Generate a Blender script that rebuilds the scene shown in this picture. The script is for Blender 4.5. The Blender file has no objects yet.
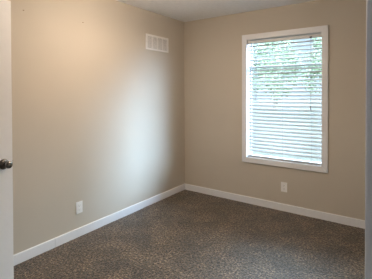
import bpy, bmesh, math, random
from mathutils import Vector, Matrix

sc = bpy.context.scene
COL = sc.collection
random.seed(7)

# ------------------------------------------------------------------ camera
F_PX, PY = 307.62, 97.2
YAW, PITCH, ROLL = 0.6140, 0.0145, -0.0028
cam = bpy.data.cameras.new('camera')
cam.sensor_fit = 'HORIZONTAL'
cam.sensor_width = 36.0
cam.lens = F_PX / 372.0 * 36.0
cam.shift_y = -(139.5 - PY) / 372.0
cam.clip_start = 0.01
cam.clip_end = 400
camo = bpy.data.objects.new('camera', cam)
COL.objects.link(camo)
fwd = Vector((-math.sin(YAW) * math.cos(PITCH), math.cos(YAW) * math.cos(PITCH), -math.sin(PITCH)))
rgt = Vector((math.cos(YAW), math.sin(YAW), 0))
upv = rgt.cross(fwd)
r2 = rgt * math.cos(ROLL) + upv * math.sin(ROLL)
u2 = r2.cross(fwd)
m = Matrix((r2, u2, -fwd)).transposed().to_4x4()
m.translation = Vector((2.6065, -3.6598, 1.4143))
camo.matrix_world = m
sc.camera = camo

# ------------------------------------------------------------------ sky, daylight, exposure
SKY_STRENGTH = 48.0
SKY_COLOR = (0.64, 0.84, 1.0)
LAMP_STRENGTH = 97.0
HALL_FILL_STRENGTH = 14.0
SUN_STRENGTH = 28.0
SUN_DIR = (-0.84, -0.46, -0.27)      # low hazy light from the right of the window, along the slats
sc.view_settings.view_transform = 'Standard'
sc.view_settings.look = 'None'
sc.view_settings.gamma = 1.0
sc.view_settings.use_curve_mapping = False
sc.view_settings.exposure = 0.0
sc.cycles.use_denoising = True
sc.cycles.max_bounces = 12
sc.cycles.diffuse_bounces = 7
sc.cycles.sample_clamp_indirect = 6.0

world = bpy.data.worlds.new('overcast_sky')
sc.world = world
world.use_nodes = True
nt = world.node_tree
nt.nodes.clear()
tc = nt.nodes.new('ShaderNodeTexCoord')
sep = nt.nodes.new('ShaderNodeSeparateXYZ')
ramp = nt.nodes.new('ShaderNodeValToRGB')
cr = ramp.color_ramp
cr.elements[0].position = 0.0
cr.elements[1].position = 1.0
for pos, k in ((0.0, 0.020), (0.19, 0.022), (0.22, 1.0), (0.36, 1.0), (0.42, 0.8), (0.52, 0.7), (0.62, 0.10), (0.84, 0.06), (1.0, 0.03)):
    e = cr.elements[0] if pos == 0.0 else cr.elements[-1] if pos == 1.0 else cr.elements.new(pos)
    e.color = tuple(c * k for c in SKY_COLOR) + (1,)
bg = nt.nodes.new('ShaderNodeBackground')
bg.inputs['Strength'].default_value = SKY_STRENGTH
wo = nt.nodes.new('ShaderNodeOutputWorld')
nt.links.new(tc.outputs['Generated'], sep.inputs[0])
nt.links.new(sep.outputs['Z'], ramp.inputs[0])
# the sky is a little brighter on the left of the window than on the right
az = nt.nodes.new('ShaderNodeMath')
az.operation = 'MULTIPLY_ADD'
az.inputs[1].default_value = -0.55 * SKY_STRENGTH
az.inputs[2].default_value = SKY_STRENGTH
nt.links.new(sep.outputs['X'], az.inputs[0])
nt.links.new(az.outputs[0], bg.inputs['Strength'])
nt.links.new(ramp.outputs[0], bg.inputs['Color'])
nt.links.new(bg.outputs[0], wo.inputs['Surface'])

# the window opening as a portal for the sky light (emits nothing itself)
pl = bpy.data.lights.new('window_portal', 'AREA')
pl.shape = 'RECTANGLE'
pl.size, pl.size_y = 0.90, 1.50
pl.cycles.is_portal = True
plo = bpy.data.objects.new('window_portal', pl)
plo.location = (1.4275, 0.152, 1.336)
plo.rotation_euler = (math.radians(-90), 0, 0)
COL.objects.link(plo)


# low, very soft hazy daylight raking in through the blind onto the left wall
sl = bpy.data.lights.new('hazy_sun', 'SUN')
sl.energy = SUN_STRENGTH
sl.angle = math.radians(36)
sl.color = (0.48, 0.71, 1.0)
slo = bpy.data.objects.new('hazy_sun', sl)
slo.rotation_euler = Vector(SUN_DIR).to_track_quat('-Z', 'Y').to_euler()
slo.location = (12, 6, 5)
COL.objects.link(slo)


# ------------------------------------------------------------------ materials
def new_mat(name):
    mt = bpy.data.materials.new(name)
    mt.use_nodes = True
    return mt, mt.node_tree, mt.node_tree.nodes['Principled BSDF']


def simple(name, color, rough=0.5, metal=0.0, spec=0.5, var=0.03, scale=40, bump=0.0, bscale=200, bdist=0.002):
    """procedural paint / plastic / metal: a faint colour variation and an optional bump"""
    mt, t, b = new_mat(name)
    b.inputs['Roughness'].default_value = rough
    b.inputs['Metallic'].default_value = metal
    b.inputs['Specular IOR Level'].default_value = spec
    co = t.nodes.new('ShaderNodeTexCoord')
    no = t.nodes.new('ShaderNodeTexNoise')
    no.inputs['Scale'].default_value = scale
    t.links.new(co.outputs['Object'], no.inputs['Vector'])
    rp = t.nodes.new('ShaderNodeValToRGB')
    rp.color_ramp.elements[0].position = 0.3
    rp.color_ramp.elements[1].position = 0.7
    rp.color_ramp.elements[0].color = tuple(c * (1 - var) for c in color) + (1,)
    rp.color_ramp.elements[1].color = tuple(min(1, c * (1 + var)) for c in color) + (1,)
    t.links.new(no.outputs['Fac'], rp.inputs[0])
    t.links.new(rp.outputs[0], b.inputs['Base Color'])
    if bump:
        n2 = t.nodes.new('ShaderNodeTexNoise')
        n2.inputs['Scale'].default_value = bscale
        n2.inputs['Detail'].default_value = 3
        t.links.new(co.outputs['Object'], n2.inputs['Vector'])
        bp = t.nodes.new('ShaderNodeBump')
        bp.inputs['Strength'].default_value = bump
        bp.inputs['Distance'].default_value = bdist
        t.links.new(n2.outputs['Fac'], bp.inputs['Height'])
        t.links.new(bp.outputs[0], b.inputs['Normal'])
    return mt


M = {}
M['wall'] = simple('beige_wall_paint', (0.53, 0.475, 0.402), 0.75, spec=0.25, var=0.012, scale=3, bump=0.12, bscale=160)
M['ceiling'] = simple('textured_ceiling_paint', (0.86, 0.875, 0.90), 0.9, spec=0.1, var=0.03, scale=25, bump=0.6, bscale=45, bdist=0.004)
M['trim'] = simple('white_trim_paint', (0.78, 0.78, 0.80), 0.4, spec=0.4, var=0.01)
M['door'] = simple('white_door_paint', (0.79, 0.77, 0.76), 0.38, spec=0.4, var=0.01, bump=0.05, bscale=300)
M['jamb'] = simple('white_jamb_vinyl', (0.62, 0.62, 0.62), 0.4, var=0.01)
M['plastic'] = simple('white_outlet_plastic', (0.86, 0.85, 0.84), 0.3, var=0.01)
M['slot'] = simple('dark_slot', (0.05, 0.045, 0.04), 0.6)
M['nickel'] = simple('satin_nickel', (0.20, 0.185, 0.17), 0.26, metal=1.0, var=0.03)
M['rosette'] = simple('brushed_dark_nickel', (0.13, 0.12, 0.11), 0.42, metal=1.0, var=0.03)
M['brass'] = simple('hinge_steel', (0.45, 0.43, 0.40), 0.35, metal=1.0)
M['vent'] = simple('white_vent_enamel', (0.80, 0.77, 0.74), 0.4, var=0.01)
M['duct'] = simple('dark_duct', (0.26, 0.25, 0.24), 0.8)
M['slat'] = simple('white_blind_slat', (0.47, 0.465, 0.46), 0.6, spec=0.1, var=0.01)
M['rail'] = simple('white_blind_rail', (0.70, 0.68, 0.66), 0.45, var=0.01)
M['cord'] = simple('white_cord', (0.36, 0.36, 0.37), 0.8)
M['tassel'] = simple('grey_tassel', (0.45, 0.45, 0.46), 0.5)
M['cordlock'] = simple('dark_cord_lock', (0.04, 0.04, 0.045), 0.4)
M['mark'] = simple('nail_hole_dark', (0.24, 0.17, 0.12), 0.9)
M['bark'] = simple('tree_bark', (0.12, 0.10, 0.08), 0.9, var=0.3, scale=12)
M['lawn'] = simple('pale_lawn', (0.050, 0.050, 0.040), 0.9, spec=0.1, var=0.25, scale=1.5, bump=0.5, bscale=20, bdist=0.03)
M['lamp_pan'] = simple('lamp_pan_white', (0.75, 0.74, 0.72), 0.4)
M['subsoil'] = simple('exterior_siding', (0.55, 0.53, 0.50), 0.8)


def leaf_mat(name, c):
    mt = simple(name, c, 0.7, var=0.15, scale=0.9)
    return mt


M['leaf_pale'] = leaf_mat('leaf_pale_green', (0.19, 0.24, 0.15))
M['leaf_mid'] = leaf_mat('leaf_mid_green', (0.15, 0.205, 0.115))


def glass_mat():
    mt = bpy.data.materials.new('window_glass')
    mt.use_nodes = True
    t = mt.node_tree
    t.nodes.clear()
    out = t.nodes.new('ShaderNodeOutputMaterial')
    mix = t.nodes.new('ShaderNodeMixShader')
    lw = t.nodes.new('ShaderNodeLayerWeight')
    lw.inputs['Blend'].default_value = 0.5
    pw = t.nodes.new('ShaderNodeMath')
    pw.operation = 'POWER'
    pw.inputs[1].default_value = 5.0
    t.links.new(lw.outputs['Facing'], pw.inputs[0])
    fr = t.nodes.new('ShaderNodeMath')
    fr.operation = 'MULTIPLY_ADD'
    fr.inputs[1].default_value = 0.9
    fr.inputs[2].default_value = 0.05
    t.links.new(pw.outputs[0], fr.inputs[0])
    tr = t.nodes.new('ShaderNodeBsdfTransparent')
    tr.inputs['Color'].default_value = (0.93, 0.96, 0.95, 1)
    gl = t.nodes.new('ShaderNodeBsdfGlossy')
    gl.inputs['Roughness'].default_value = 0.02
    t.links.new(fr.outputs[0], mix.inputs[0])
    t.links.new(tr.outputs[0], mix.inputs[1])
    t.links.new(gl.outputs[0], mix.inputs[2])
    t.links.new(mix.outputs[0], out.inputs['Surface'])
    return mt


M['glass'] = glass_mat()


def lamp_mat(name, color, strength):
    mt, t, b = new_mat(name)
    b.inputs['Base Color'].default_value = (0.85, 0.83, 0.80, 1)
    b.inputs['Emission Color'].default_value = color
    b.inputs['Emission Strength'].default_value = strength
    return mt


M['lamp_glow'] = lamp_mat('warm_lamp_glass', (1.0, 0.81, 0.63, 1), LAMP_STRENGTH)
M['hall_fill_glow'] = lamp_mat('hall_fill_glass', (0.78, 0.88, 1.0, 1), HALL_FILL_STRENGTH)


def carpet_mat():
    mt, t, b = new_mat('brown_frieze_carpet')
    b.inputs['Roughness'].default_value = 0.36
    b.inputs['Specular IOR Level'].default_value = 0.32
    b.inputs['Sheen Weight'].default_value = 0.15
    b.inputs['Sheen Roughness'].default_value = 0.5
    co = t.nodes.new('ShaderNodeTexCoord')
    n1 = t.nodes.new('ShaderNodeTexNoise')
    n1.inputs['Scale'].default_value = 60
    n1.inputs['Detail'].default_value = 3
    n1.inputs['Roughness'].default_value = 0.7
    n2 = t.nodes.new('ShaderNodeTexNoise')
    n2.inputs['Scale'].default_value = 5.0
    n2.inputs['Detail'].default_value = 5
    n2.inputs['Distortion'].default_value = 0.6
    t.links.new(co.outputs['Object'], n1.inputs['Vector'])
    t.links.new(co.outputs['Object'], n2.inputs['Vector'])
    rp = t.nodes.new('ShaderNodeValToRGB')
    cr = rp.color_ramp
    cr.elements[0].position = 0.38
    cr.elements[0].color = (0.009, 0.006, 0.0035, 1)
    cr.elements[1].position = 0.65
    cr.elements[1].color = (0.33, 0.24, 0.155, 1)
    e = cr.elements.new(0.50)
    e.color = (0.060, 0.039, 0.021, 1)
    t.links.new(n1.outputs['Fac'], rp.inputs[0])
    rp2 = t.nodes.new('ShaderNodeValToRGB')
    rp2.color_ramp.elements[0].position = 0.35
    rp2.color_ramp.elements[0].color = (0.60, 0.60, 0.60, 1)
    rp2.color_ramp.elements[1].position = 0.65
    rp2.color_ramp.elements[1].color = (1.35, 1.35, 1.35, 1)
    t.links.new(n2.outputs['Fac'], rp2.inputs[0])
    mx = t.nodes.new('ShaderNodeMix')
    mx.data_type = 'RGBA'
    mx.blend_type = 'MULTIPLY'
    mx.inputs['Factor'].default_value = 1.0
    t.links.new(rp.outputs[0], mx.inputs['A'])
    t.links.new(rp2.outputs[0], mx.inputs['B'])
    t.links.new(mx.outputs['Result'], b.inputs['Base Color'])
    n3 = t.nodes.new('ShaderNodeTexNoise')
    n3.inputs['Scale'].default_value = 110
    t.links.new(co.outputs['Object'], n3.inputs['Vector'])
    bp = t.nodes.new('ShaderNodeBump')
    bp.inputs['Strength'].default_value = 0.8
    bp.inputs['Distance'].default_value = 0.012
    t.links.new(n3.outputs['Fac'], bp.inputs['Height'])
    t.links.new(bp.outputs[0], b.inputs['Normal'])
    return mt


M['carpet'] = carpet_mat()


# ------------------------------------------------------------------ mesh helpers
def box(bm, x0, x1, y0, y1, z0, z1):
    vs = [bm.verts.new(p) for p in ((x0, y0, z0), (x1, y0, z0), (x1, y1, z0), (x0, y1, z0),
                                    (x0, y0, z1), (x1, y0, z1), (x1, y1, z1), (x0, y1, z1))]
    for f in ((3, 2, 1, 0), (4, 5, 6, 7), (0, 1, 5, 4), (1, 2, 6, 5), (2, 3, 7, 6), (3, 0, 4, 7)):
        bm.faces.new([vs[i] for i in f])
    return vs


def prism(bm, pts, axis, a0, a1):
    """closed polygon pts (2D) extruded along axis (0, 1, 2) from a0 to a1"""
    def mk(p, a):
        v = [0, 0, 0]
        o = [i for i in range(3) if i != axis]
        v[o[0]], v[o[1]], v[axis] = p[0], p[1], a
        return bm.verts.new(v)
    A = [mk(p, a0) for p in pts]
    B = [mk(p, a1) for p in pts]
    n = len(pts)
    bm.faces.new(A)
    bm.faces.new(list(reversed(B)))
    for i in range(n):
        j = (i + 1) % n
        bm.faces.new((A[j], A[i], B[i], B[j]))


def lathe(bm, prof, seg=32, mat=None):
    """profile [(r, h)] about the local z axis, closed at both ends"""
    rings = []
    for r, h in prof:
        if r < 1e-6:
            rings.append([bm.verts.new((0, 0, h))])
        else:
            rings.append([bm.verts.new((r * math.cos(2 * math.pi * k / seg), r * math.sin(2 * math.pi * k / seg), h)) for k in range(seg)])
    for a, b in zip(rings, rings[1:]):
        for k in range(seg):
            j = (k + 1) % seg
            if len(a) == 1:
                bm.faces.new((a[0], b[k], b[j]))
            elif len(b) == 1:
                bm.faces.new((a[k], a[j], b[0]))
            else:
                bm.faces.new((a[k], a[j], b[j], b[k]))
    if mat:
        bmesh.ops.transform(bm, matrix=mat, verts=[v for r in rings for v in r])


def tube(bm, pts, radii, seg=8):
    rings = []
    for i, p in enumerate(pts):
        p = Vector(p)
        d = (Vector(pts[min(i + 1, len(pts) - 1)]) - Vector(pts[max(i - 1, 0)])).normalized()
        a = d.orthogonal().normalized()
        b = d.cross(a)
        r = radii if isinstance(radii, (int, float)) else radii[i]
        rings.append([bm.verts.new(p + (a * math.cos(2 * math.pi * k / seg) + b * math.sin(2 * math.pi * k / seg)) * r) for k in range(seg)])
    for q, w in zip(rings, rings[1:]):
        for k in range(seg):
            j = (k + 1) % seg
            bm.faces.new((q[k], q[j], w[j], w[k]))
    bm.faces.new(list(reversed(rings[0])))
    bm.faces.new(rings[-1])


def obj(name, bm, mat, parent=None, bevel=0.0, smooth=False, seg=2):
    bmesh.ops.recalc_face_normals(bm, faces=bm.faces[:])
    me = bpy.data.meshes.new(name)
    bm.to_mesh(me)
    bm.free()
    me.materials.append(mat)
    o = bpy.data.objects.new(name, me)
    COL.objects.link(o)
    if parent is not None:
        o.parent = parent
        o.matrix_parent_inverse = Matrix.Translation(-parent.location)
    if bevel:
        md = o.modifiers.new('bevel', 'BEVEL')
        md.width = bevel
        md.segments = seg
        md.limit_method = 'ANGLE'
    if smooth:
        for p in me.polygons:
            p.use_smooth = True
    return o


def empty(name, loc):
    o = bpy.data.objects.new(name, None)
    o.empty_display_size = 0.1
    o.location = loc
    COL.objects.link(o)
    return o


def tag(o, label=None, cat=None, group=None, kind=None):
    if label:
        o['label'] = label
    if cat:
        o['category'] = cat
    if group:
        o['group'] = group
    if kind:
        o['kind'] = kind
    return o


def struct(name, bm, mat, label, cat, **k):
    return tag(obj(name, bm, mat, **k), label, cat, kind='structure')


BM = bmesh.new

# ------------------------------------------------------------------ room shell
W, D, H = 2.90, 3.45, 2.44          # width (x), depth (-y), height
FT = 0.12                            # front wall thickness
HY = -5.0                            # far side of the hall behind the camera
WX0, WX1, WZ0, WZ1 = 0.980, 1.875, 0.590, 2.085    # window opening
AX0, AX1 = 0.622, 1.410              # opening that the white door belongs to
JX = 2.6003                          # right jamb edge beside the camera
BX0, BX1 = 1.790, JX + 0.004         # doorway the camera stands in
DZ = 2.045

bm = BM()
nx, ny = 330, 395
rnd = random.Random(3)
grid = []
for j in range(ny + 1):
    row = []
    for i in range(nx + 1):
        x = W * i / nx
        y = -D * j / ny
        low = 0.0022 * math.sin(x * 7.3 + 1.7 * math.sin(y * 5.1)) * math.sin(y * 6.1 + 1.3 * math.sin(x * 4.7))
        row.append(bm.verts.new((x, y, low + rnd.uniform(-0.0022, 0.0022))))
    grid.append(row)
for j in range(ny):
    for i in range(nx):
        bm.faces.new((grid[j][i], grid[j + 1][i], grid[j + 1][i + 1], grid[j][i + 1]))
floor = struct('floor', bm, M['carpet'], 'brown speckled frieze carpet covering the bedroom floor', 'floor', smooth=True)
bm = BM()
box(bm, -0.15, W + 0.15, HY - 0.1, 0.15, -0.12, -0.012)
struct('floor_slab', bm, M['subsoil'], 'plain floor slab under the carpet', 'floor')
bm = BM()
box(bm, 0, W, HY, -D, -0.010, 0.0)
struct('floor_hall', bm, M['carpet'], 'brown carpet of the hall behind the doorway', 'floor')

bm = BM()
box(bm, -0.15, W + 0.15, HY - 0.1, 0.15, H, H + 0.1)
struct('ceiling', bm, M['ceiling'], 'pale grey lightly textured ceiling', 'ceiling')

bm = BM()
box(bm, -0.15, 0, HY - 0.1, 0.15, -0.012, H)
wall_left = struct('wall_left', bm, M['wall'], 'beige painted wall on the left with the air vent', 'wall')
bm = BM()
box(bm, 0, WX0, 0, 0.15, -0.012, H)
box(bm, WX1, W + 0.15, 0, 0.15, -0.012, H)
box(bm, WX0, WX1, 0, 0.15, -0.012, WZ0)
box(bm, WX0, WX1, 0, 0.15, WZ1, H)
struct('wall_back', bm, M['wall'], 'beige painted back wall around the window', 'wall')
bm = BM()
box(bm, W, W + 0.15, HY - 0.1, 0, -0.012, H)
struct('wall_right', bm, M['wall'], 'beige painted wall on the right, out of the picture', 'wall')
bm = BM()
y0, y1 = -D - FT, -D
box(bm, 0, AX0, y0, y1, 0, H)
box(bm, AX0, AX1, y0, y1, DZ, H)
box(bm, AX1, BX0 - 0.015, y0, y1, 0, H)
box(bm, BX0 - 0.015, BX1 + 0.015, y0, y1, DZ, H)
box(bm, BX1 + 0.015, W, y0, y1, 0, H)
struct('wall_front', bm, M['wall'], 'beige wall with the two door openings beside the camera', 'wall')
bm = BM()
box(bm, 0, W, HY - 0.1, HY, 0, H)
struct('wall_hall', bm, M['wall'], 'beige hall wall behind the doorway', 'wall')

# baseboards: flat white boards 8.5 cm high
BH, BT = 0.085, 0.013


def board_profile(bm, axis, a0, a1, sgn, at):
    pts = [(at, 0), (at + sgn * BT, 0), (at + sgn * BT, BH - 0.004), (at + sgn * (BT - 0.004), BH), (at, BH)]
    prism(bm, pts, axis, a0, a1)


bm = BM()
board_profile(bm, 1, -2.0645, 0, 1, 0)
board_profile(bm, 1, -D, -2.0675, 1, 0)
struct('baseboard_left', bm, M['trim'], 'white baseboard along the left wall with a butt joint', 'baseboard')
bm = BM()
board_profile(bm, 0, BT, W, -1, 0)
struct('baseboard_back', bm, M['trim'], 'white baseboard along the back wall below the window', 'baseboard')
bm = BM()
board_profile(bm, 1, -D, -BT, -1, W)
struct('baseboard_right', bm, M['trim'], 'white baseboard along the right wall, out of the picture', 'baseboard')
bm = BM()
board_profile(bm, 0, BT, AX0 - 0.07, 1, -D)
board_profile(bm, 0, AX1 + 0.07, BX0 - 0.09, 1, -D)
board_profile(bm, 0, BX1 + 0.085, W - BT, 1, -D)
struct('baseboard_front', bm, M['trim'], 'white baseboard along the front wall, out of the picture', 'baseboard')

# doorway the camera looks through: jamb lining and casings
yh = -D - FT
bm = BM()
box(bm, BX1, BX1 + 0.015, yh, -D, 0, DZ)
box(bm, BX0 - 0.015, BX0, yh, -D, 0, DZ)
box(bm, BX0, BX1, yh, -D, DZ - 0.015, DZ)
trim_1 = struct('trim_1', bm, M['trim'], 'white door jamb lining beside the camera', 'door trim')
bm = BM()
box(bm, JX, JX + 0.070, yh - 0.018, yh, 0, DZ + 0.06)
struct('trim_2', bm, M['trim'], 'white door casing in shade at the right edge of the picture', 'door trim', bevel=0.0008)
bm = BM()
box(bm, BX0 - 0.075, BX0 - 0.005, yh - 0.018, yh, 0, DZ + 0.06)
box(bm, BX0 - 0.005, JX, yh - 0.018, yh, DZ - 0.01, DZ + 0.06)
box(bm, BX0 - 0.075, BX0 - 0.005, -D, -D + 0.018, 0, DZ + 0.06)
box(bm, BX1 + 0.005, BX1 + 0.075, -D, -D + 0.018, 0, DZ + 0.06)
box(bm, BX0 - 0.005, BX1 + 0.005, -D, -D + 0.018, DZ - 0.01, DZ + 0.06)
struct('trim_3', bm, M['trim'], 'white casing around the doorway beside the camera', 'door trim')
bm = BM()
box(bm, AX0 - 0.062, AX0 - 0.003, -D, -D + 0.018, 0, DZ + 0.06)
box(bm, AX1 + 0.003, AX1 + 0.062, -D, -D + 0.018, 0, DZ + 0.06)
box(bm, AX0 - 0.003, AX1 + 0.003, -D, -D + 0.018, DZ + 0.003, DZ + 0.06)
struct('trim_4', bm, M['trim'], 'white casing around the opening of the left door', 'door trim')

# two nail holes left in the wall paint
for y, z in ((-2.326, 2.110), (-1.738, 2.116)):
    bm = BM()
    lathe(bm, [(0.0, 0.0), (0.0062, 0.0), (0.0052, 0.0011), (0.0028, 0.0014), (0.0022, 0.0004), (0, 0.0002)], 14,
          Matrix.Translation((0, y, z)) @ Matrix.Rotation(math.pi / 2, 4, 'Y') @ Matrix.Diagonal((0.7, 1.25, 1, 1)))
    obj('nail_hole', bm, M['mark'], wall_left)

# ------------------------------------------------------------------ window
win = tag(empty('window_1', (1.4275, 0, WZ0)), 'white framed sash window with flat white casing in the back wall', 'window', kind='structure')
CW = 0.065
ox0, ox1, oz0, oz1 = WX0 - CW + 0.003, WX1 + CW - 0.003, WZ0 - CW + 0.002, WZ1 + CW - 0.002
ix0, ix1, iz0, iz1 = WX0 + 0.002, WX1 - 0.002, WZ0 + 0.002, WZ1 - 0.002
for pts in ([(ox0, oz1), (ox1, oz1), (ix1, iz1), (ix0, iz1)], [(ox0, oz0), (ix0, iz0), (ix1, iz0), (ox1, oz0)],
            [(ox0, oz0), (ox0, oz1), (ix0, iz1), (ix0, iz0)], [(ox1, oz0), (ix1, iz0), (ix1, iz1), (ox1, oz1)]):
    bm = BM()
    prism(bm, pts, 1, -0.020, 0)
    obj('casing', bm, M['trim'], win, bevel=0.0022)
bm = BM()
T = 0.006
box(bm, WX0, WX0 + T, 0, 0.15, WZ0, WZ1)
box(bm, WX1 - T, WX1, 0, 0.15, WZ0, WZ1)
box(bm, WX0 + T, WX1 - T, 0, 0.15, WZ1 - T, WZ1)
box(bm, WX0 + T, WX1 - T, 0, 0.15, WZ0, WZ0 + T)
obj('jamb_lining', bm, M['jamb'], win)
SZ = 1.735            # meeting rail height


def sash(name, z0, z1, ya, yb):
    s = 0.014
    x0, x1 = WX0 + T, WX1 - T
    bm = BM()
    box(bm, x0, x0 + s, ya, yb, z0, z1)
    box(bm, x1 - s, x1, ya, yb, z0, z1)
    box(bm, x0 + s, x1 - s, ya, yb, z0, z0 + s)
    box(bm, x0 + s, x1 - s, ya, yb, z1 - s, z1)
    o = obj(name, bm, M['jamb'], win, bevel=0.002)
    bm = BM()
    ym = (ya + yb) / 2
    vs = [bm.verts.new(p) for p in ((x0 + s, ym, z0 + s), (x1 - s, ym, z0 + s), (x1 - s, ym, z1 - s), (x0 + s, ym, z1 - s))]
    bm.faces.new(vs)
    obj('pane', bm, M['glass'], o)
    return o


sash('lower_sash', WZ0 + T, SZ + 0.010, 0.085, 0.112)
sash('upper_sash', SZ - 0.010, WZ1 - T, 0.114, 0.141)
bm = BM()
box(bm, 1.400, 1.455, 0.090, 0.110, SZ + 0.010, SZ + 0.022)
box(bm, 1.418, 1.470, 0.094, 0.104, SZ + 0.022, SZ + 0.029)
obj('sash_lock', bm, M['jamb'], win, bevel=0.002)

# ------------------------------------------------------------------ venetian blind
bl = tag(empty('venetian_blind', (1.4275, 0.04, WZ0)), 'white horizontal slat blind lowered over the window, slats partly open', 'blind')
bx0, bx1 = 0.990, 1.866
YC = 0.042
SD, ST, TILT = 0.050, 0.0032, math.radians(26)
bm = BM()
zt, zb, pitch = 2.004, 0.640, 0.0440
z = zt
while z > zb:
    # slightly crowned slat, room-side edge lower
    top = []
    n = 6
    for k in range(n + 1):
        u = -SD / 2 + SD * k / n
        crown = 0.0022 * (1 - (2 * u / SD) ** 2)
        top.append((YC + u * math.cos(TILT) - crown * math.sin(TILT), z + u * math.sin(TILT) + crown * math.cos(TILT)))
    bot = [(p[0], p[1] - ST) for p in reversed(top)]
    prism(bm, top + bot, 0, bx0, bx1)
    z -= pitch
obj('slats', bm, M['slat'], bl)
bm = BM()
box(bm, bx0 - 0.002, bx1 + 0.001, 0.016, 0.070, 2.036, 2.069)
obj('head_rail', bm, M['rail'], bl, bevel=0.002)
for x0, x1 in ((bx0 - 0.0035, bx0 + 0.018), (bx1 - 0.016, bx1 + 0.0025)):
    bm = BM()
    box(bm, x0, x1, 0.012, 0.0155, 2.030, 2.0785)
    box(bm, x0, x1, 0.0155, 0.072, 2.0745, 2.0785)
    obj('mounting_bracket', bm, M['rail'], bl, bevel=0.001)
bm = BM()
box(bm, bx0, bx1, YC - 0.026, YC + 0.026, 0.600, 0.617)
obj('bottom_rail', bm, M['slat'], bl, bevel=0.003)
for x in (1.082, 1.431, 1.763):
    bm = BM()
    for y in (YC - 0.0275, YC + 0.0275):
        tube(bm, [(x, y, 2.037), (x, y, 0.612)], 0.0013, 6)
    z = zt
    while z > zb:
        tube(bm, [(x + 0.002, YC - 0.0275, z - 0.0175), (x + 0.002, YC + 0.0275, z + 0.0095)], 0.0006, 4)
        z -= pitch
    obj('ladder_cord', bm, M['cord'], bl)
for x, zend in ((1.100, 1.345), (1.752, 1.255)):
    bm = BM()
    tube(bm, [(x - 0.003, 0.006, 2.04), (x - 0.003, 0.007, 1.7), (x - 0.001, 0.006, zend)], 0.0014, 6)
    tube(bm, [(x + 0.003, 0.006, 2.04), (x + 0.004, 0.006, 1.7), (x + 0.001, 0.006, zend)], 0.0014, 6)
    c = obj('pull_cord', bm, M['cord'], bl)
    bm = BM()
    lathe(bm, [(0, 0.03), (0.004, 0.03), (0.0065, 0.015), (0.0085, -0.012), (0.007, -0.016), (0, -0.016)], 14,
          Matrix.Translation((x, 0.004, zend - 0.018)))
    obj('tassel', bm, M['tassel'], c, smooth=True)
bm = BM()
box(bm, 1.738, 1.764, 0.004, 0.016, 2.032, 2.048)
tag(obj('cord_lock', bm, M['cordlock'], bl, bevel=0.002), 'small dark cord lock')
bm = BM()
box(bm, WX1 - T - 0.0025, WX1 - T, 0.004, 0.014, 0.852, 0.866)
tag(obj('holding_pin', bm, M['cordlock'], bl, bevel=0.001), 'small dark pin')

# ------------------------------------------------------------------ left door
dx1 = 0.515
dx0 = dx1 - 0.035
dy1, dy0 = -2.670, -3.436
door = tag(empty('door_1', (dx1, dy1, 0)), 'white flat door standing open at the left edge with a nickel knob', 'door', kind='structure')
bm = BM()
box(bm, dx0, dx1, dy0, dy1, 0.018, 2.016)
obj('door_slab', bm, M['door'], door, bevel=0.0035, seg=3)
KY, KZ = -2.732, 0.962
for sgn, xf in ((1, dx1), (-1, dx0)):
    mt = Matrix.Translation((xf, KY, KZ)) @ Matrix.Rotation(sgn * math.pi / 2, 4, 'Y')
    bm = BM()
    lathe(bm, [(0, 0.006), (0.0125, 0.006), (0.0115, 0.024), (0.0135, 0.030), (0.0190, 0.034), (0.0230, 0.041), (0.0242, 0.048),
               (0.0230, 0.055), (0.0190, 0.0615), (0.012, 0.065), (0, 0.066)], 32, mt)
    k = obj('door_knob', bm, M['nickel'], door, smooth=True)
    k['label'] = 'satin nickel door knob'
    bm = BM()
    lathe(bm, [(0, 0), (0.033, 0), (0.033, 0.005), (0.031, 0.010), (0.025, 0.014), (0.016, 0.017), (0, 0.017)], 32, mt)
    obj('rosette', bm, M['rosette'], k, smooth=True)
bm = BM()
box(bm, dx0 + 0.006, dx1 - 0.006, dy1, dy1 + 0.0012, KZ - 0.028, KZ + 0.028)
box(bm, dx0 + 0.012, dx1 - 0.012, dy1, dy1 + 0.010, KZ - 0.010, KZ + 0.010)
obj('latch_plate', bm, M['nickel'], door)
for z in (0.22, 1.02, 1.82):
    bm = BM()
    lathe(bm, [(0, -0.045), (0.006, -0.045), (0.006, 0.045), (0.004, 0.049), (0, 0.049)], 12, Matrix.Translation((dx0 - 0.004, dy0 - 0.005, z)))
    box(bm, dx0 - 0.002, dx0 + 0.030, dy0 - 0.002, dy0, z - 0.045, z + 0.045)
    obj('hinge', bm, M['brass'], door)
door.rotation_euler = (0, 0, math.radians(10))      # stands a little past square to the front wall

# ------------------------------------------------------------------ air vent
vy0, vy1, vz0, vz1 = -0.828, -0.382, 1.956, 2.150
vent = tag(empty('air_vent', (0, (vy0 + vy1) / 2, vz0)), 'white rectangular air vent with four louvred panels high on the left wall', 'air vent')
fb, mu, npan = 0.026, 0.019, 4
bm = BM()
xt = 0.010
box(bm, 0, xt, vy0, vy1, vz1 - fb, vz1)
box(bm, 0, xt, vy0, vy1, vz0, vz0 + fb)
box(bm, 0, xt, vy0, vy0 + fb + 0.004, vz0 + fb, vz1 - fb)
box(bm, 0, xt, vy1 - fb - 0.004, vy1, vz0 + fb, vz1 - fb)
iy0, iy1 = vy0 + fb + 0.004, vy1 - fb - 0.004
pw = ((iy1 - iy0) - mu * (npan - 1)) / npan
for k in range(1, npan):
    a = iy0 + k * pw + (k - 1) * mu
    box(bm, 0, xt - 0.002, a, a + mu, vz0 + fb, vz1 - fb)
obj('vent_frame', bm, M['vent'], vent, bevel=0.002)
bm = BM()
box(bm, 0.0002, 0.0010, iy0, iy1, vz0 + fb, vz1 - fb)
tag(obj('duct_opening', bm, M['duct'], vent), 'dark duct behind the louvres')
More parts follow.
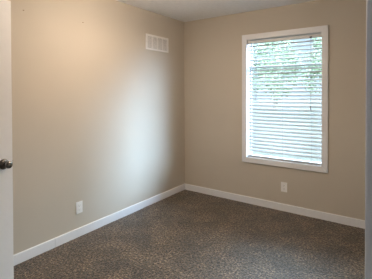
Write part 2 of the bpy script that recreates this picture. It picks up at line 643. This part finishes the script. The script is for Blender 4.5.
for k in range(npan):
    a = iy0 + k * (pw + mu)
    bm = BM()
    z = vz0 + fb + 0.004
    while z < vz1 - fb - 0.004:
        prism(bm, [(0.0022, z + 0.0070), (0.0072, z - 0.0008), (0.0080, z - 0.0004), (0.0030, z + 0.0074)], 1, a, a + pw)
        z += 0.0085
    obj('louver_panel', bm, M['vent'], vent)
for y in (vy0 + 0.013, vy1 - 0.013):
    bm = BM()
    lathe(bm, [(0, 0), (0.0042, 0), (0.0038, 0.0015), (0.002, 0.0024), (0, 0.0026)], 12,
          Matrix.Translation((xt, y, (vz0 + vz1) / 2)) @ Matrix.Rotation(math.pi / 2, 4, 'Y'))
    obj('screw', bm, M['brass'], vent, smooth=True)


# ------------------------------------------------------------------ outlets
def outlet(loc, rotz, label):
    """built facing -y, then turned"""
    o = empty('wall_outlet', (0, 0, 0))
    bm = BM()
    w, h, t = 0.0365, 0.0575, 0.0065
    pts = []
    for cx, cz, a0 in ((w - 0.004, h - 0.004, 0), (-w + 0.004, h - 0.004, 90), (-w + 0.004, -h + 0.004, 180), (w - 0.004, -h + 0.004, 270)):
        for q in range(5):
            an = math.radians(a0 + q * 22.5)
            pts.append((cx + 0.004 * math.cos(an), cz + 0.004 * math.sin(an)))
    prism(bm, pts, 1, -t, 0)
    obj('cover_plate', bm, M['plastic'], o, bevel=0.0022)
    for s in (1, -1):
        cz = s * 0.0195
        bm = BM()
        pts = []
        for k in range(24):
            an = 2 * math.pi * k / 24
            pts.append((max(-0.0165, min(0.0165, 0.0185 * math.cos(an))), cz + max(-0.0140, min(0.0140, 0.0170 * math.sin(an)))))
        prism(bm, pts, 1, -t - 0.0022, -t)
        so = obj('socket', bm, M['plastic'], o, bevel=0.0006)
        bm = BM()
        yy = -t - 0.0022
        box(bm, -0.0078, -0.0056, yy - 0.0002, yy, cz - 0.0022, cz + 0.0062)
        box(bm, 0.0056, 0.0078, yy - 0.0002, yy, cz - 0.0012, cz + 0.0058)
        prism(bm, [(0.0026 * math.cos(2 * math.pi * k / 12), cz - 0.0075 + 0.0026 * math.sin(2 * math.pi * k / 12)) for k in range(12)], 1, yy - 0.0002, yy)
        sl = obj('slots', bm, M['slot'], so)
    bm = BM()
    lathe(bm, [(0, 0), (0.0032, 0), (0.0028, 0.001), (0, 0.0014)], 12, Matrix.Translation((0, -t, 0)) @ Matrix.Rotation(math.pi / 2, 4, 'X'))
    obj('screw', bm, M['plastic'], o, smooth=True)
    o.location = loc
    o.rotation_euler = (0, 0, rotz)
    tag(o, label, 'wall outlet', 'wall outlets')
    return o


outlet((0, -1.800, 0.286), math.pi / 2, 'white electrical outlet on the left wall above the baseboard')
outlet((1.4555, 0, 0.286), 0, 'white electrical outlet on the back wall below the window')


# ------------------------------------------------------------------ ceiling lamps (out of the picture)
def ceiling_lamp(x, y, glow, label, r=0.15):
    o = empty('ceiling_lamp', (x, y, H))
    drop = 0.15
    bm = BM()
    lathe(bm, [(0, 0), (0.075, 0), (0.075, -0.012), (0.060, -0.024), (0.012, -0.026), (0.012, -drop - 0.02), (0, -drop - 0.02)], 32, Matrix.Translation((x, y, H)))
    obj('stem', bm, M['nickel'], o, smooth=False)
    bm = BM()
    prof = [(r * math.cos(a), -drop - 0.095 * math.sin(a)) for a in [math.pi / 2 * k / 10 for k in range(11)]]
    prof[-1] = (0, prof[-1][1])
    lathe(bm, [(0, -drop)] + prof, 40, Matrix.Translation((x, y, H)))
    obj('glass_bowl', bm, glow, o, smooth=False)
    bm = BM()
    lathe(bm, [(0, 0), (0.008, 0), (0.010, -0.008), (0.005, -0.018), (0, -0.02)], 16, Matrix.Translation((x, y, H - drop - 0.095)))
    obj('finial', bm, M['nickel'], o, smooth=True)
    return tag(o, label, 'ceiling lamp')


ceiling_lamp(0.97, -1.78, M['lamp_glow'], 'warm lit semi flush glass bowl lamp on the bedroom ceiling')
ceiling_lamp(2.1, -4.35, M['hall_fill_glow'], 'added dim glass bowl fill lamp on the hall ceiling, unseen', 0.12)  # added fill lamp out of view, brightens the casing at the right edge

# ------------------------------------------------------------------ outside the window
GZ = -0.45
bm = BM()
box(bm, -60, 60, 0.16, 90, GZ - 0.3, GZ)
struct('ground', bm, M['lawn'], 'pale sunlit lawn outside the window', 'lawn')


def tree(x, y, h, r, mat, label, seed):
    rn = random.Random(seed)
    o = empty('tree', (x, y, GZ))
    bm = BM()
    tube(bm, [(x, y, GZ - 0.05), (x + 0.05, y, GZ + 0.6), (x - 0.06, y + 0.05, GZ + h * 0.35), (x + 0.05, y, GZ + h * 0.62), (x, y, GZ + h * 0.85)],
         [0.24, 0.17, 0.14, 0.09, 0.03], 10)
    for k in range(7):
        a = rn.uniform(0, 2 * math.pi)
        z0 = GZ + h * rn.uniform(0.22, 0.6)
        L = r * rn.uniform(0.6, 0.9)
        tube(bm, [(x, y, z0), (x + L * 0.5 * math.cos(a), y + L * 0.5 * math.sin(a), z0 + L * 0.35), (x + L * math.cos(a), y + L * math.sin(a), z0 + L * 0.6)],
             [0.07, 0.05, 0.015], 6)
    obj('trunk', bm, M['bark'], o, smooth=True)
    bm = BM()
    cz = GZ + h * 0.56
    # leaf clusters: clumps of leaves about the limbs
    clumps = []
    for k in range(46):
        while True:
            p = Vector((rn.uniform(-1, 1), rn.uniform(-1, 1), rn.uniform(-1, 1)))
            if 0.35 < p.length < 1:
                break
        clumps.append((Vector((x + p.x * r, y + p.y * r, cz + p.z * h * 0.42)), rn.uniform(0.5, 0.95)))
    for c, cr in clumps:
        for k in range(70):
            d = Vector((rn.gauss(0, 1), rn.gauss(0, 1), rn.gauss(0, 1))).normalized() * cr * rn.uniform(0.4, 1.0)
            q = c + d
            if q.z < GZ + 0.3:
                continue
            n = (d.normalized() + Vector((rn.uniform(-.7, .7), rn.uniform(-.7, .7), rn.uniform(-.2, .9)))).normalized()
            a = n.orthogonal().normalized()
            a.rotate(Matrix.Rotation(rn.uniform(0, 6.28), 3, n))
            b = n.cross(a)
            s = rn.uniform(0.09, 0.17)
            bm.faces.new([bm.verts.new(q + v) for v in (a * s * 1.5, b * s * 0.6, -a * s * 1.2, -b * s * 0.6)])
    me = bpy.data.meshes.new('leaves')
    bm.to_mesh(me)
    bm.free()
    me.materials.append(mat)
    lv = bpy.data.objects.new('leaves', me)
    COL.objects.link(lv)
    lv.parent = o
    lv.matrix_parent_inverse = Matrix.Translation(-o.location)
    return tag(o, label, 'tree', 'trees beyond the window')


tree(-14.2, 31.5, 7.6, 2.9, M['leaf_mid'], 'leafy green tree outside, seen through the left edge of the blind', 1)
tree(-8.4, 28.0, 8.4, 3.0, M['leaf_pale'], 'pale green tree outside, seen through the middle of the blind', 2)
tree(-2.2, 27.0, 7.8, 2.9, M['leaf_mid'], 'leafy green tree outside, seen through the right edge of the blind', 3)
tree(-11.6, 38.0, 10.5, 3.0, M['leaf_pale'], 'taller tree outside, standing behind the gap between the left and middle trees', 4)
tree(-4.8, 36.0, 10.2, 3.0, M['leaf_pale'], 'taller tree outside, standing behind the gap between the middle and right trees', 5)
